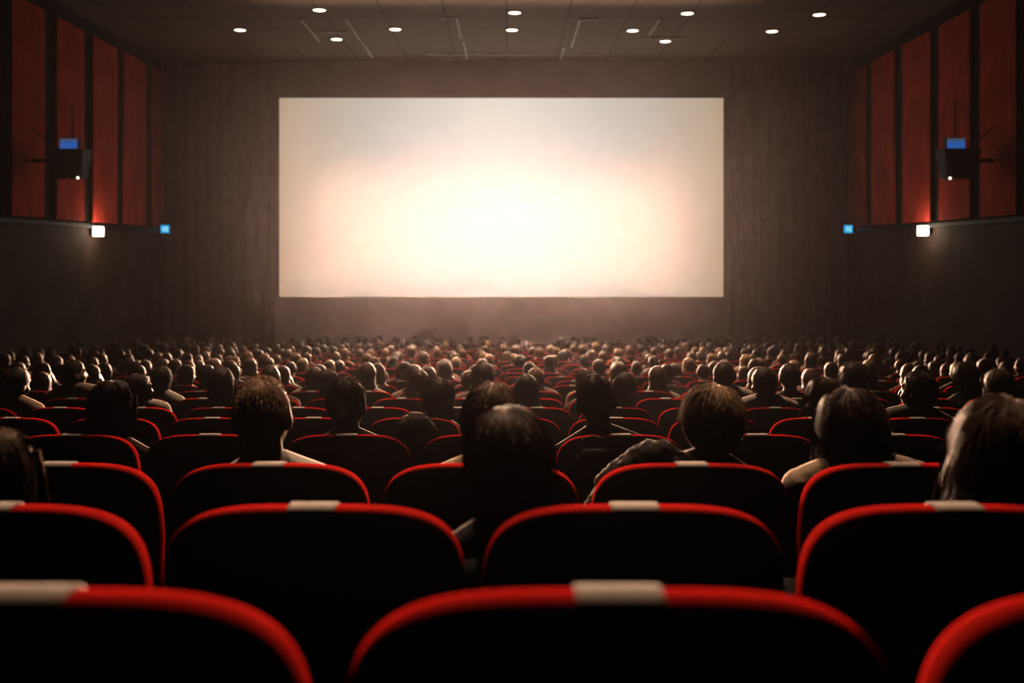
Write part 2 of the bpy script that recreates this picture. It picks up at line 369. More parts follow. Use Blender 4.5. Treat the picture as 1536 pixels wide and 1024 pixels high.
# ------------------------------------------------------------------ cinema seat
def seat_outline(inset, n=80):
    a, b_, zc, nn = .265 - inset, .2 - inset, .8, 4.0
    pts = []
    for i in range(n // 2 + 1):
        t = PI * i / (n // 2); c, s_ = math.cos(t), math.sin(t)
        pts.append((a * math.copysign(abs(c) ** (2/nn), c), zc + b_ * abs(s_) ** (2/nn)))
    zb = .36 + inset; m = n // 4
    for i in range(1, m):
        t = i / m; z = zc + (zb + .08 - zc) * t; pts.append((-(a - .03 * t), z))
    k = n // 4
    for i in range(k + 1):
        t = PI * i / k; c, s_ = math.cos(t), math.sin(t); aa = a - .03
        pts.append((-aa * math.copysign(abs(c) ** (2/nn), c), zb + .08 - .08 * abs(s_) ** (2/nn)))
    for i in range(m - 1, 0, -1):
        t = i / m; z = zc + (zb + .08 - zc) * t; pts.append(((a - .03 * t), z))
    return pts
LEAN = .20
def lean(x, y, z): return (x, y + (1.0 - z) * LEAN, z)
TH, RR, RB = .066, .026, .013
def back_layers(seg=6):
    L = []
    for k in range(seg + 1):
        t = PI/2 * k / seg; L.append((RB * (1 - math.sin(t)), RB * (1 - math.cos(t))))
    for k in range(seg + 1):
        t = PI/2 * k / seg; L.append((RR * (1 - math.cos(t)), TH - RR * (1 - math.sin(t))))
    return L
def backrest_mb(n=80, seg=6):
    mb = MB(); L = back_layers(seg)
    L = [(.10, .004), (.05, 0.0)] + L + [(.06, TH + .006), (.12, TH + .012)]
    mb.rings([[lean(x, y, z) for x, z in seat_outline(i, n)] for i, y in L]); return mb
def panel_mb(n=80):
    mb = MB(); mb.rings([[lean(x, y, z) for x, z in seat_outline(i, n)] for i, y in ((.026, .012), (.0105, .005), (.0105, .001), (.014, -.003), (.06, -.006), (.12, -.007))]); return mb
def tag_mb():
    mb = MB(); L = back_layers(6)
    xs = [-.041 + .082 * i / 8 for i in range(9)]
    def zt(x, ins): return .8 + (.2 - ins) * (1 - abs(x/(.265 - ins))**4) ** .25
    path = L[2:-3]; outer, inner = [], []
    for (ins, y) in path:
        rr_ = RB if y < TH * .5 else RR
        nz = rr_ - ins
        ny = (y - RB) if y < RB else ((y - (TH - RR)) if y > TH - RR else 0)
        l = math.hypot(nz, ny) or 1; nz, ny = nz/l, ny/l
        outer.append([lean(x, y + ny*.004, zt(x, ins) + nz*.004) for x in xs]); inner.append([lean(x, y - ny*.002, zt(x, ins) - nz*.002) for x in xs])
    mb.rings([o_ + i_[::-1] for o_, i_ in zip(outer, inner)]); return mb
def cushion_mb():
    mb = MB(); rings = []
    for z, g in ((.255, .03), (.27, .008), (.31, 0), (.345, 0), (.368, .01), (.378, .03), (.381, .10)):
        ring = []
        for i in range(40):
            t = 2*PI*i/40; c, s_ = math.cos(t), math.sin(t)
            ring.append(((.235 - g) * math.copysign(abs(c)**.45, c), .42 + (.205 - g) * math.copysign(abs(s_)**.45, s_), z))
        rings.append(ring)
    mb.rings(rings); return mb
def arm_mb():
    mb = MB(); rings = []
    for k in range(13):
        t = k / 12; y = .12 + .36 * t; g = .004 if k in (0, 12) else 0; r0 = .021 - (.009 if k in (0, 12) else 0)
        rings.append([(PITCH/2 + r0 * math.cos(2*PI*i/14), y, .552 - .012 * t + .018 * math.sin(2*PI*i/14)) for i in range(14)])
    mb.rings(rings); return mb
def post_mb():
    mb = MB(); mb.box((PITCH/2 - .014, .20, 0), (PITCH/2 + .014, .40, .54)); mb.box((PITCH/2 - .03, .16, 0), (PITCH/2 + .03, .46, .02)); return mb
def bracket_mb():
    mb = MB(); mb.box((-.245, .205, .20), (.245, .25, .262)); mb.box((-.03, .20, 0), (.03, .27, .22)); mb.box((-.08, .16, 0), (.08, .32, .018)); return mb
SEATM = [('backrest', backrest_mb().mesh('backrest'), velvet), ('back_panel', panel_mb().mesh('back_panel'), shell), ('seat_tag', tag_mb().mesh('seat_tag'), tagm),
         ('seat_cushion', cushion_mb().mesh('seat_cushion'), velvet), ('armrest', arm_mb().mesh('armrest'), armm), ('armrest_post', bevelled(post_mb(), 'armrest_post', .004), steel),
         ('seat_frame', bevelled(bracket_mb(), 'seat_frame', .004), steel)]
# small far seat: one skin, coloured by its nearest part
def classify(me, comps):
    trees = [(c.bvh(), k) for c, k in comps]
    idx = []
    for p in me.polygons:
        best, bk = 1e9, 0
        for t, k in trees:
            hit = t.find_nearest(p.center)
            dd = hit[3] if hit[3] is None or k != 3 else max(0, hit[3] - .007)
            if dd is not None and dd < best: best, bk = dd, k
        idx.append(bk)
    me.polygons.foreach_set('material_index', idx)
comps = [(backrest_mb(40, 3), 0), (panel_mb(40), 1), (cushion_mb(), 0), (arm_mb(), 1), (post_mb(), 1), (bracket_mb(), 1)]
allmb = MB()
for c, k in comps: allmb.add(c.v, c.f)
allmb.box((-.25, .17, .27), (.25, .30, .36)); allmb.box((.20, .22, .30), (PITCH/2, .30, .36))
far_seat_me = fuse(allmb, 'cinema_chair', .017, 3, .35); 
while len(far_seat_me.materials) < 2: far_seat_me.materials.append(None)
classify(far_seat_me, comps)

# ------------------------------------------------------------------ people
HEAD_C = Vector((0, .262, 1.100))
PIV = Vector((0, .245, .985))
def head_mat(yaw, roll, pitch):
    return Matrix.Translation(PIV) @ Matrix.Rotation(R(yaw), 4, 'Z') @ Matrix.Rotation(R(roll), 4, 'Y') @ Matrix.Rotation(R(pitch), 4, 'X') @ Matrix.Translation(-PIV)

ARMS = {}   # shoulder, elbow, wrist, finger direction for the right (+x) side
def arm_pts(side, pose):
    s = side
    sh = Vector((s*.178, .245, .862))
    if pose == 'chin' and s > 0:
        el = Vector((s*.208, .42, .70)); wr = Vector((s*.09, .40, .975)); fd = Vector((-.25, -.10, .95)).normalized()
    elif pose == 'forward':
        el = Vector((s*.210, .37, .68)); wr = Vector((s*.17, .60, .64)); fd = Vector((-s*.1, .95, -.2)).normalized()
    elif pose == 'crossed':
        el = Vector((s*.212, .33, .665)); wr = Vector((-s*.06, .46, .70)); fd = Vector((-s*.97, -.12, .08)).normalized()
    else:
        el = Vector((s*.212, .34, .662)); wr = Vector((s*.13, .55, .60)); fd = Vector((-s*.35, .92, -.15)).normalized()
    return sh, el, wr, fd

def add_hand(mb, side, wr, fd, seg=8):
    up = Vector((0, 0, 1)); lat = fd.cross(up).normalized() * side; nrm = lat.cross(fd) * side   # lat points to the outer edge
    if nrm.z < 0 and abs(fd.z) < .8: nrm = -nrm
    pc = wr + fd * .045
    Mx = Matrix((lat, fd, nrm)).transposed()
    mb.ellipsoid(pc, (.040, .052, .018), Mx, 14, 8)
    for k, L in enumerate((.070, .078, .072, .056)):
        b0 = wr + fd * .080 - lat * (.030 - .020 * k)
        m1 = b0 + fd * L * .55 - nrm * .006; e1 = m1 + fd * L * .40 - nrm * (.022 + .004 * k)
        mb.capsule(b0, m1, .0095, .009, seg); mb.capsule(m1, e1, .009, .0075, seg)
    t0 = wr + fd * .025 - lat * .030; t1 = t0 + fd * .035 - lat * .028 - nrm * .004; t2 = t1 + fd * .030 - lat * .004 - nrm * .010
    mb.capsule(t0, t1, .013, .011, seg); mb.capsule(t1, t2, .011, .009, seg)

def head_prims(mb, M):
    st = len(mb.v)
    c = HEAD_C
    mb.ellipsoid(c, (.077, .097, .100), None, 28, 18)
    mb.ellipsoid(c + Vector((0, .028, -.055)), (.060, .066, .062), None, 20, 12)   # face
    mb.ellipsoid(c + Vector((0, .052, -.098)), (.030, .030, .022), None, 14, 8)    # chin
    mb.capsule(c + Vector((0, .092, .0)), c + Vector((0, .108, -.040)), .010, .015, 10)   # nose
    mb.capsule(c + Vector((-.02, .080, -.072)), c + Vector((.02, .080, -.072)), .010, .010, 8)   # mouth
    mb.capsule(c + Vector((-.042, .078, .018)), c + Vector((.042, .078, .018)), .014, .014, 10)  # brow
    for s in (-1, 1):
        mb.ellipsoid(c + Vector((s*.080, -.006, -.022)), (.011, .021, .033), Matrix.Rotation(s*.35, 3, 'Z'), 12, 8)   # ear
        mb.ellipsoid(c + Vector((s*.045, .060, -.045)), (.026, .026, .026), None, 12, 8)
    mb.xform(st, M)

def torso(mb, g=0.0, sg=0.0):
    mb.ellipsoid((0, .315, .50), (.165+g, .125+g, .100+g))
    mb.ellipsoid((0, .285, .63), (.145+g, .110+g, .150+g))
    mb.ellipsoid((0, .258, .765), (.162+g, .116+g, .160+g))
    mb.capsule((-.140, .247, .862+sg), (.140, .247, .862+sg), .062+g, .062+g)
    for s in (-1, 1):
        mb.capsule((s*.022, .240, .950+sg*.6), (s*.150, .245, .875+sg), .042+g, .052+g)
        mb.ellipsoid((s*.09, .18, .81), (.07+g, .05+g, .09+g))

def body_mb(M, pose):
    mb = MB(); head_prims(mb, M)
    n1 = M @ Vector((0, .245, 1.03))
    mb.capsule((0, .240, .88), n1, .060, .053, 18)
    torso(mb)
    for s in (-1, 1):
        sh, el, wr, fd = arm_pts(s, pose)
        mb.capsule(sh, el, .056, .041); mb.capsule(el, wr, .041, .027); add_hand(mb, s, wr, fd)
        mb.capsule((s*.09, .32, .490), (s*.12, .67, .500), .086, .060); mb.capsule((s*.12, .67, .495), (s*.12, .70, .11), .057, .037)
        mb.capsule((s*.12, .70, .055), (s*.135, .84, .040), .045, .032)
    return mb
def shirt_mb(pose, big=0.0, sg=0.0):
    mb = MB(); torso(mb, .012 + big, sg)
    mb.capsule((0, .236, .90), (0, .240, .945+sg*.5), .068 + big*.4, .063 + big*.4, 18)   # collar
    for s in (-1, 1):
        sh, el, wr, fd = arm_pts(s, pose)
        sh = sh + Vector((0, 0, sg)); mb.capsule(sh, el, .067 + big, .051 + big); mb.capsule(el, el.lerp(wr, .86), .050 + big, .039 + big*.6)
    return mb
def trouser_mb():
    mb = MB(); mb.ellipsoid((0, .32, .49), (.170, .132, .096))
    for s in (-1, 1):
        mb.capsule((s*.09, .32, .492), (s*.12, .67, .503), .096, .070); mb.capsule((s*.12, .67, .50), (s*.12, .70, .10), .069, .058)
    return mb

def sstep(a, b, x):
    t = min(1, max(0, (x - a) / (b - a))); return t * t * (3 - 2 * t)
def hair_curve(style, a, seed):
    """points of one lock from the crown down, azimuth a: 0 = face, pi = nape"""
    rx, ry, rz = {'short': (.086, .108, .110), 'crop': (.083, .104, .107), 'bob': (.094, .113, .112), 'long': (.093, .112, .113), 'wavy': (.100, .116, .114), 'full': (.108, .124, .118), 'pixie': (.096, .113, .113)}[style]
    aa = abs((a + PI) % (2*PI) - PI); f = (1 - math.cos(aa)) / 2
    pe = 50 + 84 * f if f < .5 else 92 + 66 * (f - .5)
    lenm = {'short': 0, 'crop': 0, 'bob': .15, 'long': .36, 'wavy': .22, 'full': .30, 'pixie': .085}[style]
    flare = {'bob': .04, 'long': .22, 'wavy': .22, 'full': .22, 'pixie': -.42}.get(style, 0)
    lock = 1 + .012 * noise.noise((math.cos(a)*4 + seed, math.sin(a)*4, seed)) + .010 * noise.noise((math.cos(a)*13, math.sin(a)*13 + seed, 3.3)) + .008 * noise.noise((math.cos(a)*31, math.sin(a)*31 + seed, 7.3))
    dropw = sstep(R(48), R(74), aa) if lenm else 0
    if dropw > 0: pe = pe + (92 - pe) * dropw
    n1, n2 = 14, 16
    pts = []
    for i in range(n1 + 1):
        ph = R(pe) * i / n1
        k = 1 + (lock - 1) * math.sin(ph)
        k2 = 1 + .015 * noise.noise((math.sin(ph)*math.cos(a)*3 + seed, math.sin(ph)*math.sin(a)*3, math.cos(ph)*3))
        pts.append(HEAD_C + Vector((rx*math.sin(ph)*math.sin(a)*k*k2, ry*math.sin(ph)*math.cos(a)*k*k2, rz*math.cos(ph)*k2)))
    p0 = pts[-1]; rad = Vector((p0.x, p0.y - HEAD_C.y, 0))
    for i in range(1, n2 + 1):
        s = i / n2
        drop = lenm * dropw * s * (1 + .06 * noise.noise((a*5, seed, 0)))
        fac = 1 - .10 * math.sin(PI * min(1, s * 1.3)) * (style in ('bob', 'long')) + flare * s * s * (1.25 if abs(math.cos(a)) < .8 else 1)
        if style in ('wavy', 'full'): fac += (.085 if style == 'wavy' else .05) * math.sin(s * 17 + 5 * noise.noise((math.cos(a) * 2.5, math.sin(a) * 2.5, seed)))
        fac *= 1 + .03 * noise.noise((a*9, s*2, seed))
        p = Vector((rad.x * fac, HEAD_C.y + rad.y * (1 + (fac - 1) * (.4 if math.cos(a) < 0 else .3)), p0.z - drop))
        pts.append(p if dropw > 0 else p0 + (p0 - HEAD_C).normalized() * 0.0 + Vector((0, 0, -.0005 * i)))
    return pts
def hair_mb(style, M, seed=0.0, na=72, strands=0):
    mb = MB(); cur = [hair_curve(style, 2*PI*i/na, seed) for i in range(na)]
    n = len(cur[0]); outer = [[cur[i][k] for i in range(na)] for k in range(n)]
    inner = []
    for k in range(n):
        ring = []
        for i in range(na):
            p = cur[i][k]; ax = Vector((0, HEAD_C.y, min(p.z, HEAD_C.z) )); dr = p - ax
            L = dr.length; ring.append(ax + dr * max(.1, (L - (.014 if k < n - 1 else .010)) / max(L, 1e-4)))
        inner.append(ring)
    # close the crown
    top = [[HEAD_C + Vector((0, 0, (p - HEAD_C).z)) + (p - HEAD_C - Vector((0, 0, (p - HEAD_C).z))) * 1 for p in outer[1]]]
    rings = outer[1:] + inner[1:][::-1]
    mb.rings(rings, cap=True)
    rnd = random.Random(int(seed * 10) + 5)
    for s in range(strands):
        a = rnd.uniform(0, 2*PI)
        c = hair_curve(style, a, seed); off = rnd.uniform(.0015, .007) if style in ('short', 'crop') else rnd.uniform(.0015, .010)
        if style in ('short', 'crop'):
            i0 = rnd.randint(1, 12); i1 = min(14, i0 + rnd.randint(2, 3))
        else:
            i0 = rnd.randint(1, 10); i1 = rnd.randint(min(i0 + 5, len(c) - 1), len(c) - 1)
        da = rnd.uniform(-.04, .04); path = []
        for k in range(i0, i1 + 1):
            t = (k - i0) / (i1 - i0); p = c[k]; nr = (p - Vector((0, HEAD_C.y, min(p.z, HEAD_C.z)))).normalized()
            tang = Vector((-nr.y, nr.x, 0))
            path.append(p + nr * off * (math.sin(PI * min(1, t * .9)) + t * .7) + tang * da * t * .12)
        w = .0010
        rr = []
        for k, p in enumerate(path):
            t = (path[min(k+1, len(path)-1)] - path[max(k-1, 0)]).normalized(); u = t.orthogonal().normalized(); v = t.cross(u); wk = w * (1 - .8 * k / (len(path) - 1))
            rr.append([p + (u * math.cos(2*PI*j/3) + v * math.sin(2*PI*j/3)) * wk for j in range(3)])
        mb.rings(rr)
    mb.xform(0, M); return mb

_cache = {}
def body_parts(yaw, roll, pitch, pose, big, lod, sg=0.0):
    k = ('b', yaw, roll, pitch, pose, big, lod)
    if k not in _cache:
        M = head_mat(yaw, roll, pitch); vx = {0: .0065, 1: .010}[lod]
        me = fuse(body_mb(M, pose), 'person', vx, 4, None if lod == 0 else .5)
        for i in range(3): me.materials.append(None)
        Mi = M.inverted(); idx = []
        for p in me.polygons:
            q = Mi @ p.center - HEAD_C; m = 0
            if q.y > .055 and abs(abs(q.x) - .034) < .014 and abs(q.z + .002) < .008: m = 1
            if q.y > .07 and abs(q.x) < .025 and abs(q.z + .072) < .009: m = 2
            idx.append(m)
        me.polygons.foreach_set('material_index', idx)
        _cache[k] = me
    ks = ('s', pose, big, lod, sg)
    if ks not in _cache: _cache[ks] = fuse(shirt_mb(pose, big, sg), 'shirt', {0: .008, 1: .013}[lod], 4, None if lod == 0 else .5)
    kt = ('t', lod)
    if kt not in _cache: _cache[kt] = fuse(trouser_mb(), 'trousers', {0: .010, 1: .015}[lod], 4, .5)
    return _cache[k], _cache[ks], _cache[kt]
def hair_mesh(style, yaw, roll, pitch, seed, lod):
    k = ('h', style, yaw, roll, pitch, seed, lod)
    if k not in _cache:
        _cache[k] = hair_mb(style, head_mat(yaw, roll, pitch), seed, 96 if lod == 0 else 48, (900 if style in ('short', 'crop') else 420) if lod == 0 else (150 if lod == 1 else 0)).mesh('hair')
    return _cache[k]
def far_person(style, yaw, pose, vx=.013, dec=.45):
    k = ('f', style, yaw, pose, vx)
    if k not in _cache:
        M = head_mat(yaw, 0, 0)
        hb = hair_mb(style, M, 1.0 + len(_cache) * .37, 40, 0)
        cs = [(body_mb(M, pose), 0), (shirt_mb(pose, 0, .05 if pose in ('forward', 'chin') else 0), 1), (trouser_mb(), 2), (hb, 3)]
        mb = MB()
        for c, _ in cs: mb.add(c.v, c.f)
        # fill between scalp and hair so the skin is closed
        st = len(mb.v); mb.ellipsoid(HEAD_C + Vector((0, -.006, .003)), (.080, .096, .103)); mb.xform(st, M)
        me = fuse(mb, 'person', vx, 3, dec)
        for i in range(4): me.materials.append(None)
        classify(me, cs); _cache[k] = me
    return _cache[k]

def make_person(loc, style, hairc, shirt, skin=0, tr=0, yaw=0, roll=0, pitch=0, pose='rest', big=0.0, scale=1.0, sx=None, rotz=0, seed=0.0, lod=0, label=None, group=None, lean_x=0, sg=0.0):
    b, s, t = body_parts(yaw, roll, pitch, pose, big, lod, sg)
    r = link('person', b, [SKIN[skin], eyem, lipm], label=label, cat='person', group=group, loc=loc)
    r.scale = (sx or scale, sx or scale, scale); r.rotation_euler = (0, R(lean_x), R(rotz))
    link('shirt', s, [SHIRT[shirt]], r); link('trousers', t, [TROUSER[tr]], r)
    link('hair', hair_mesh(style, yaw, roll, pitch, seed, lod), [HAIR[hairc]], r)
    return r

# ------------------------------------------------------------------ seats in rows
SEATS = []    # (row, x)
for i, d in enumerate(ROWS):
    x0 = row_x0(i); lo = max(-HALF + .75, X_at(0, d) - .21); hi = min(HALF - .75, X_at(1536, d) + .21)
    k = math.ceil((lo - x0) / PITCH); xs = []
    while x0 + k * PITCH <= hi:
        xs.append(x0 + k * PITCH); k += 1
    SEATS.append(xs)

# people seen clearly, by where they sit: (row index, pixel x of the head, pixel y of the crown, ...)
P = []
def person(row, px, top, **kw): P.append((row, px, top, kw))
# second row from the camera
person(1, 764, 602, style='long', hairc='dark', shirt='charcoal', seed=1, big=.006, label='person with long straight dark hair sitting just beyond the gap between two near seats')
person(1, 4, 634, style='long', hairc='brown', shirt='brown', seed=2, yaw=-14, label='person with long brown hair cut off by the left edge of the photo')
person(1, 1502, 588, style='full', hairc='brown', shirt='black', seed=3, yaw=8, label='person with big loose brown hair cut off by the right edge of the photo')
# third
person(2, 395, 562, style='short', hairc='ginger', shirt='white', seed=4, skin=0, label='person with short light brown hair and white collar, third row from camera')
person(2, 737, 571, style='bob', hairc='brown', shirt='cream', seed=5, sg=.03, sz=.86, label='smaller person with brown bob in pale top, half hidden behind a nearer long-haired person')
person(2, 1068, 572, style='pixie', hairc='blonde', shirt='brown', seed=6, big=.018, yaw=6, coat=True, label='person with fair rounded hair in thick dark brown coat, third row')
person(2, 1276, 580, style='wavy', hairc='dark', shirt='cream', seed=7, yaw=10, sg=.055, label='person with wavy dark hair in pale shirt, third row')
# fourth
person(3, 168, 568, style='long', hairc='black', shirt='brown', seed=8, yaw=-12, pose='forward', label='person with long black hair and brown top sitting in the fourth row, hair over shoulder')
person(3, 520, 566, style='short', hairc='black', shirt='charcoal', seed=9, yaw=-8, label='person with short black hair and bare neck, fourth row, behind a light-brown-haired neighbour')
person(3, 638, 617, style='wavy', hairc='brown', shirt='olive', seed=10, roll=-24, pitch=-12, label='person with wavy brown hair slumped low with tilted head, fourth row')
person(3, 893, 560, style='crop', hairc='dark', shirt='black', seed=11, skin=0, label='person with cropped dark hair in black top, fourth row from camera')
# fifth
person(4, 665, 564, style='long', hairc='dark', shirt='olive', seed=12, label='person with long straight dark hair above the slumped person, fifth row')
person(4, 1238, 563, style='wavy', hairc='brown', shirt='orange', seed=13, yaw=14, label='person with wavy brown hair behind pale-shirted person, fifth row')
person(4, 1402, 555, style='short', hairc='black', shirt='grey', seed=14, yaw=45, skin=1, pose='forward', sg=.05, label='person with short black hair and grey sleeve looking left, fifth row')
# sixth
for a in [(22, 549, 'short', 'black', 'cream', -20), (205, 558, 'long', 'dark', 'white', -45), (330, 549, 'long', 'black', 'charcoal', -12), (790, 560, 'long', 'dark', 'charcoal', 0),
          (936, 556, 'long', 'dark', 'brown', 0), (1148, 550, 'short', 'black', 'white', 12), (1500, 552, 'bob', 'dark', 'charcoal', 15)]:
    person(5, a[0], a[1], style=a[2], hairc=a[3], shirt=a[4], yaw=a[5], seed=15 + len(P) % 4, sg=.06 if a[4] in ('white', 'cream') else 0.0)
# seventh
for a in [(88, 536, 'short', 'black', 'cream', -45), (240, 547, 'bob', 'black', 'white', -10), (405, 547, 'short', 'dark', 'brown', 0), (492, 551, 'bob', 'dark', 'charcoal', 0), 
          (640, 552, 'long', 'dark', 'olive', 0), (745, 543, 'bob', 'dark', 'grey', 0), (880, 551, 'long', 'dark', 'brown', 0),
          (1087, 542, 'short', 'dark', 'white', 10), (1185, 545, 'short', 'black', 'charcoal', 0), (1282, 542, 'wavy', 'dark', 'grey', 14), (1440, 540, 'long', 'black', 'charcoal', 20)]:
    person(6, a[0], a[1], style=a[2], hairc=a[3], shirt=a[4], yaw=a[5], seed=15 + len(P) % 4, sg=.06 if a[4] in ('white', 'cream') else 0.0)

for a in [(550, 543, 'bob', 'brown', 'white', -8), (992, 548, 'bob', 'brown', 'white', 0), (599, 546, 'short', 'dark', 'cream', 0), (689, 555, 'short', 'brown', 'brown', 0), (1505, 534, 'bob', 'brown', 'cream', 30)]:
    person(7, a[0], a[1], style=a[2], hairc=a[3], shirt=a[4], yaw=a[5])
rnd = random.Random(4)
occupied = set(); rowcount = {}
DH = .292   # how far a head sits beyond its seat's top edge
entries = []   # (row, x, dict, named)
for row, px, top, kw in P:
    d = ROWS[row] + DH; x = X_at(px, d)
    topz = Z_at(top, d) - floor_z(row)
    j = min(range(len(SEATS[row])), key=lambda q: abs(SEATS[row][q] - x) + (9 if (row, q) in occupied else 0)); occupied.add((row, j))
    off = x - SEATS[row][j]
    if row >= 4: off = max(-.12, min(.12, off)); x = SEATS[row][j] + off
    th = math.asin(max(-.09, min(.09, off)) / .76) if abs(off) > .015 else 0
    entries.append((row, x, dict(dict(skin=0, tr=0, pose='rest'), **kw, topz=topz, th=math.degrees(th)), True))
HS = ['long', 'bob', 'short', 'short', 'crop', 'wavy']
SH = ['white', 'white', 'cream', 'cream', 'grey', 'charcoal', 'brown', 'navy', 'orange', 'pink', 'maroon', 'black', 'olive']
HC = ['black', 'dark', 'dark', 'dark', 'brown', 'brown', 'brown', 'ginger', 'ginger', 'blonde']
for row in range(7, len(ROWS)):
    for j, x in enumerate(SEATS[row]):
        px = CX + x * F / (ROWS[row] + DH)
        if (row, j) in occupied or any(e[0] == row and e[3] and abs(e[1] - x) < .50 for e in entries): continue
        if not (-.10 * F / ROWS[row] < px < 1536 + .10 * F / ROWS[row]): continue
        keep = .78 if row > 9 else .72
        if row in (7, 8, 9, 10) and (806 < px < 858 or 962 < px < 990): keep = .0
        if rnd.random() > keep: continue
        st = rnd.choice(HS)
        entries.append((row, x + rnd.uniform(-.012, .012), dict(style=st, hairc=rnd.choice(HC), shirt=rnd.choice(SH), yaw=rnd.choice([0, 0, -30, 30, 50, -50]), pose=rnd.choice(['rest', 'rest', 'forward', 'chin', 'crossed']),
                        topz=rnd.uniform(1.16, 1.245), skin=rnd.choice([0, 0, 0, 1, 1, 2]), tr=rnd.choice([0, 1])), False)); occupied.add((row, j))

# ---- seats: the 300 largest as objects, the rest as one mass
PARTS_ROWS = 11
seat_n = 0; mass = []; stop = False
mats_mass = [velvet, shell]
HAND = {(0, 0): 'cut by the left edge', (0, 1): 'whole one in the middle', (0, 2): 'cut by the right edge'}
for row, xs in enumerate(SEATS):
    z = floor_z(row); vis = [x for x in xs if -20 < CX + x * F / ROWS[row] + 0 < 1556 or row < 3]
    n_in = 0
    for j, x in enumerate(xs):
        if seat_n >= 300:
            mass.append((x, ROWS[row], z)); continue
        n_in += 1
        if row == 0: state = 'red'
        else: state = 'occupied red' if (row, j) in occupied else 'empty red'
        rowname = 'nearest row' if row == 0 else f'{nth(row + 1)} row from the camera'
        lab = f'{state} velvet cinema seat, {rowname}, {nth(n_in)} from the left'
        seat_n += 1
        if row < PARTS_ROWS:
            r = link('cinema_chair', None, label=lab, cat='chair', group='red cinema chairs in rows', loc=(x, ROWS[row], z))
            made = {}
            for nm, me, m in SEATM:
                made[nm] = link(nm, me, [m], made[{'back_panel': 'backrest', 'seat_tag': 'backrest', 'armrest_post': 'armrest'}[nm]] if nm in ('back_panel', 'seat_tag', 'armrest_post') else r)
        else:
            link('cinema_chair', far_seat_me, [velvet, shell], label=lab, cat='chair', group='red cinema chairs in rows', loc=(x, ROWS[row], z))
import numpy as np
def merge(name, items, mats):
    """items: (mesh, x, y, z, scale z, slot map)"""
    V, Fs, MI, off = [], [], [], 0
    for me, x, y, z, s, mp_ in items:
        k = ('np', me.name)
        if k not in _cache:
            co = np.zeros(len(me.vertices) * 3, 'f'); me.vertices.foreach_get('co', co)
            _cache[k] = (co.reshape(-1, 3), [tuple(p.vertices) for p in me.polygons], [p.material_index for p in me.polygons])
        co, fs, mi = _cache[k]
        V.append(co * np.array([s, s, s], 'f') + np.array([x, y, z], 'f')); Fs.extend(tuple(i + off for i in f) for f in fs); MI.extend(mp_[m] for m in mi); off += len(co)
    me = bpy.data.meshes.new(name); me.from_pydata(np.concatenate(V).tolist(), [], Fs); me.update()
    for m in mats: me.materials.append(m)
    me.polygons.foreach_set('material_index', MI); me.polygons.foreach_set('use_smooth', [True] * len(Fs))
    o = bpy.data.objects.new(name, me); C.objects.link(o); return o
if mass:
    o = merge('far_seats', [(far_seat_me, x, y, z, 1, [0, 1]) for x, y, z in mass], [velvet, shell])
    o['kind'] = 'stuff'; o['label'] = 'dense mass of small red seats in the far rows before the screen'; o['category'] = 'seats'

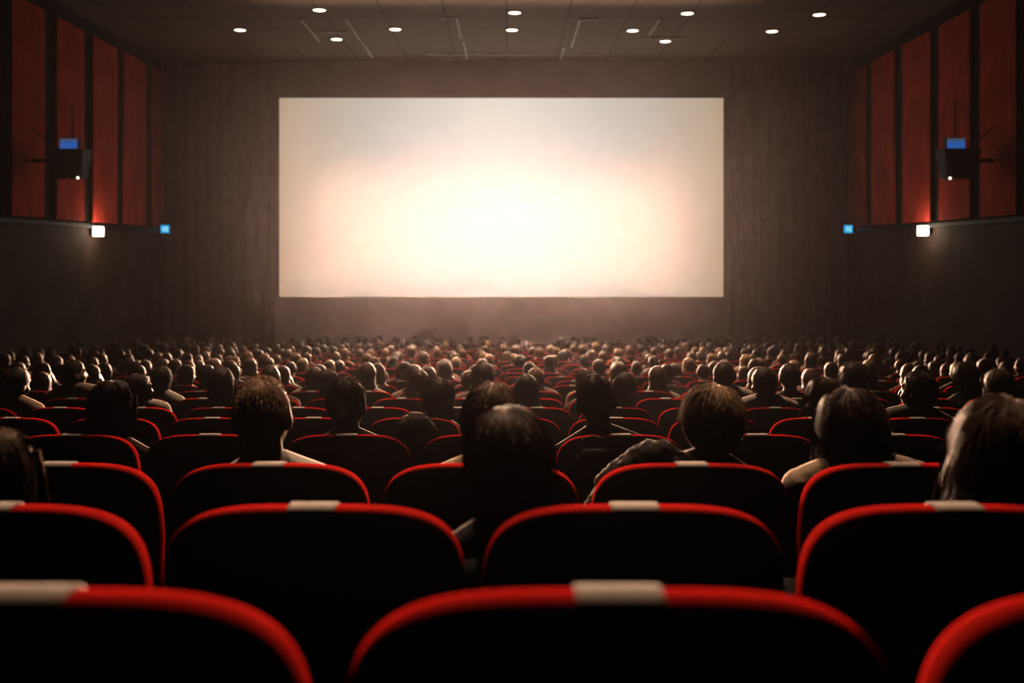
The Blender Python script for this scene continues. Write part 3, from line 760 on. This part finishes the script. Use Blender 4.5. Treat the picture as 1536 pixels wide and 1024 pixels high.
# ---- people
entries.sort(key=lambda e: (e[0], e[1]))
HW = {'dark': 'dark', 'black': 'black', 'brown': 'brown', 'ginger': 'light-brown', 'blonde': 'fair'}
SW = {'long': 'long', 'bob': 'bobbed', 'short': 'short', 'crop': 'cropped', 'wavy': 'wavy', 'pixie': 'short', 'full': 'loose'}
TW = {'cream': 'pale', 'charcoal': 'charcoal'}
n_p = 0; cnt = {}; crowd = []
PM = list(SKIN) + [SHIRT[k] for k in SHIRT] + TROUSER + [HAIR[k] for k in HAIR]
SI = {k: 3 + i for i, k in enumerate(SHIRT)}; TI = 3 + len(SHIRT); HI = {k: TI + 2 + i for i, k in enumerate(HAIR)}
for row, x, kw, named in entries:
    d = ROWS[row]; z = floor_z(row); px = CX + x * F / (d + DH)
    cnt[row] = cnt.get(row, 0) + 1
    hairtop = {'short': 1.212, 'crop': 1.209, 'bob': 1.214, 'long': 1.215, 'wavy': 1.216, 'full': 1.22, 'pixie': 1.213}[kw['style']]
    th = kw.get('th', 0); lift = .405 + .16 * abs(math.sin(R(th))); sc_ = max(.80, min(1.08, (kw['topz'] - lift) / (hairtop - .395))); dz = lift - .395 * sc_; xr = x - (1.1 * sc_) * math.sin(R(th)) if named else x
    sx = kw.get('sz')
    lab = kw.get('label') or f"person with {SW[kw['style']]} {HW[kw['hairc']]} hair in {TW.get(kw['shirt'], kw['shirt'])} top, {nth(row + 1)} row, {nth(cnt[row])} person from left"
    if n_p >= 300:
        crowd.append((far_person(kw['style'], kw['yaw'] if abs(kw['yaw']) != 14 else 0, kw['pose'], .02, .4), x, d + .03, z + dz, sc_, [kw['skin'], SI[kw['shirt']], TI + kw['tr'], HI[kw['hairc']]])); continue
    n_p += 1
    if row <= 6:
        p = make_person((xr, d + .03, z + dz), kw['style'], kw['hairc'], kw['shirt'], kw.get('skin', 0), row % 2, kw.get('yaw', 0), kw.get('roll', 0), kw.get('pitch', 0), kw.get('pose', 'rest'), kw.get('big', 0),
                    sc_, sx, seed=kw.get('seed', 0), lean_x=th, sg=kw.get('sg', 0.0), lod=0 if row <= 4 else 1, label=lab, group=None if named and row <= 4 else 'audience members facing the screen')
        if kw.get('coat'):
            mb = MB(); mb.capsule((-.05, .235, .93), (-.17, .235, .955), .055, .075); mb.capsule((-.17, .235, .955), (-.27, .26, .86), .075, .070); mb.capsule((-.27, .26, .86), (-.29, .33, .66), .072, .070)
            mb.ellipsoid((-.13, .215, .93), (.07, .06, .075)); mb.ellipsoid((-.22, .25, .93), (.06, .06, .07)); mb.ellipsoid((-.30, .29, .78), (.06, .07, .08)); mb.capsule((-.13, .2, .90), (-.13, .2, .70), .07, .08)
            me = fuse(mb, 'coat', .009, 3)
            for v in me.vertices: v.co += v.normal * (.012 * noise.noise(v.co * 22) + .006 * noise.noise(v.co * 60))
            link('coat', me, [SHIRT['black']], p, label='dark rumpled coat pulled over one shoulder')
    else:
        me = far_person(kw['style'], kw['yaw'] if abs(kw['yaw']) != 14 else 0, kw['pose'] if kw['pose'] != 'crossed' else 'rest')
        p = link('person', me, [SKIN[kw['skin']], SHIRT[kw['shirt']], TROUSER[kw['tr']], HAIR[kw['hairc']]], label=lab, cat='person', group='audience members facing the screen', loc=(x, d + .03, z + dz))
        p.scale = (1, 1, sc_)
if crowd:
    o = merge('crowd', crowd, PM); o['kind'] = 'stuff'; o['label'] = 'dense far crowd of small heads filling the front rows before the screen'; o['category'] = 'crowd'
print('seats', seat_n, len(mass), 'people', n_p, len(crowd))

# a dark bag hung on the back of the cropped man's seat
dB = ROWS[3] - .07
bag = link('shoulder_bag', None, loc=(X_at(891, dB), dB, floor_z(3)), label='small dark rounded bag hung on the seat back of the person with cropped dark hair', cat='bag')
mb = MB(); rings = []
zt = Z_at(672, dB) - floor_z(3)
for y, g in ((-.055, .035), (-.05, .012), (-.03, 0), (.02, 0), (.035, .012), (.04, .035)):
    ring = []
    for i in range(40):
        t = 2*PI*i/40; c, s_ = math.cos(t), math.sin(t)
        ring.append(((.078 - g) * math.copysign(abs(c)**.55, c), y + .0 + (zt - (zt - .16 + (.16 - g) * math.copysign(abs(s_)**.55, s_))) * .2, zt - .16 + (.16 - g) * math.copysign(abs(s_)**.55, s_)))
    rings.append(ring)
mb.rings(rings); link('bag_body', mb.mesh('bag_body'), [SHIRT['charcoal']], bag)
mb = MB()
pts = [(-.06, -.01, zt - .05), (-.055, .0, zt + .0), (-.04, .03, zt + .03), (.0, .05, zt + .036), (.04, .03, zt + .03), (.055, .0, zt), (.06, -.01, zt - .05)]
for a, c in zip(pts, pts[1:]): mb.capsule(a, c, .007, .007, 8)
link('strap', mb.mesh('strap'), [armm], bag)

# ------------------------------------------------------------------ light
def light(name, kind, loc, rot, energy, col, **kw):
    l = bpy.data.lights.new(name, kind); l.energy = energy; l.color = col
    for k, v in kw.items(): setattr(l, k, v)
    o = bpy.data.objects.new(name, l); C.objects.link(o); o.location = loc; o.rotation_euler = rot
    return o
WARM = (1, .58, .36)
l = light('screen_light', 'AREA', (SCX, BACK - .42, SCZ - .25), (R(90), 0, PI), 9800, WARM, shape='RECTANGLE', size=2*hw*.8, size_y=2*hh*.80, spread=R(46))
l.rotation_euler = (R(-98), 0, 0)
for k, (x, y, e) in enumerate([(-1.3, 7.5, 1600), (1.3, 7.5, 1600), (0, 12.5, 2200), (-4.0, 20, 2000), (4.0, 20, 2000), (0, 25.5, 4500)]):  # added out-of-view ceiling spots, with fixtures, to brighten seat tops and heads
    o = light('added_spot', 'SPOT', (x, y, CEIL - .12), (0, 0, 0), e, WARM, spot_size=R([21, 21, 64, 75, 75, 80][k]), spot_blend=1, shadow_soft_size=.07)
    tgt = Vector((x * .2, [2.45, 2.45, 7.6, 17.5, 17.5, 23][k], EYE - [.4, .4, 1.2, 1.6, 1.6, 2.2][k])); o.rotation_euler = (tgt - o.location).to_track_quat('-Z', 'Y').to_euler()
    r = link('ceiling_light', None, loc=(x, y, CEIL), label='added round ceiling light out of view over the audience, ' + ['near left', 'near right', 'centre', 'far left', 'far right', 'far centre'][k], cat='ceiling light', group='recessed ceiling lights')
    link('trim_ring', ring_me, [ring_m], r); link('diffuser', disc_me, [lamp_m], r)
for x, y, z in LAMPS:
    light('wall_lamp_light', 'POINT', (x, y, z), (0, 0, 0), 14, (1, .75, .5), shadow_soft_size=.12)

w = bpy.data.worlds.new('World'); sc.world = w; w.use_nodes = True
nt = w.node_tree; bg = nt.nodes['Background']; bg.inputs['Color'].default_value = (.25, .4, 1, 1); bg.inputs['Strength'].default_value = .0
vs_ = nt.nodes.new('ShaderNodeVolumeScatter'); vs_.inputs['Density'].default_value = .00015; vs_.inputs['Anisotropy'].default_value = .92; vs_.inputs['Color'].default_value = (.97, .91, 1, 1)
nt.links.new(vs_.outputs['Volume'], nt.nodes['World Output'].inputs['Volume'])

# ------------------------------------------------------------------ camera
cam = bpy.data.cameras.new('camera'); co = bpy.data.objects.new('camera', cam); C.objects.link(co); sc.camera = co
co.location = (0, 0, EYE); co.rotation_euler = (R(90), 0, 0)
cam.sensor_width = 36; cam.lens = F / 1536 * 36; cam.shift_x = (768 - CX) / 1536; cam.shift_y = -(512 - CY) / 1536
cam.clip_start = .05; cam.clip_end = 200
cam.dof.use_dof = True; cam.dof.focus_distance = 5.2; cam.dof.aperture_fstop = 2.8

sc.view_settings.view_transform = 'Standard'; sc.view_settings.look = 'None'; sc.view_settings.exposure = 0; sc.view_settings.gamma = 1; sc.view_settings.use_curve_mapping = False
cy = sc.cycles
cy.max_bounces = 4; cy.diffuse_bounces = 0; cy.glossy_bounces = 0; cy.transmission_bounces = 2; cy.volume_bounces = 0; cy.transparent_max_bounces = 4
cy.caustics_reflective = False; cy.caustics_refractive = False
print('denoise', cy.use_denoising, cy.denoiser)
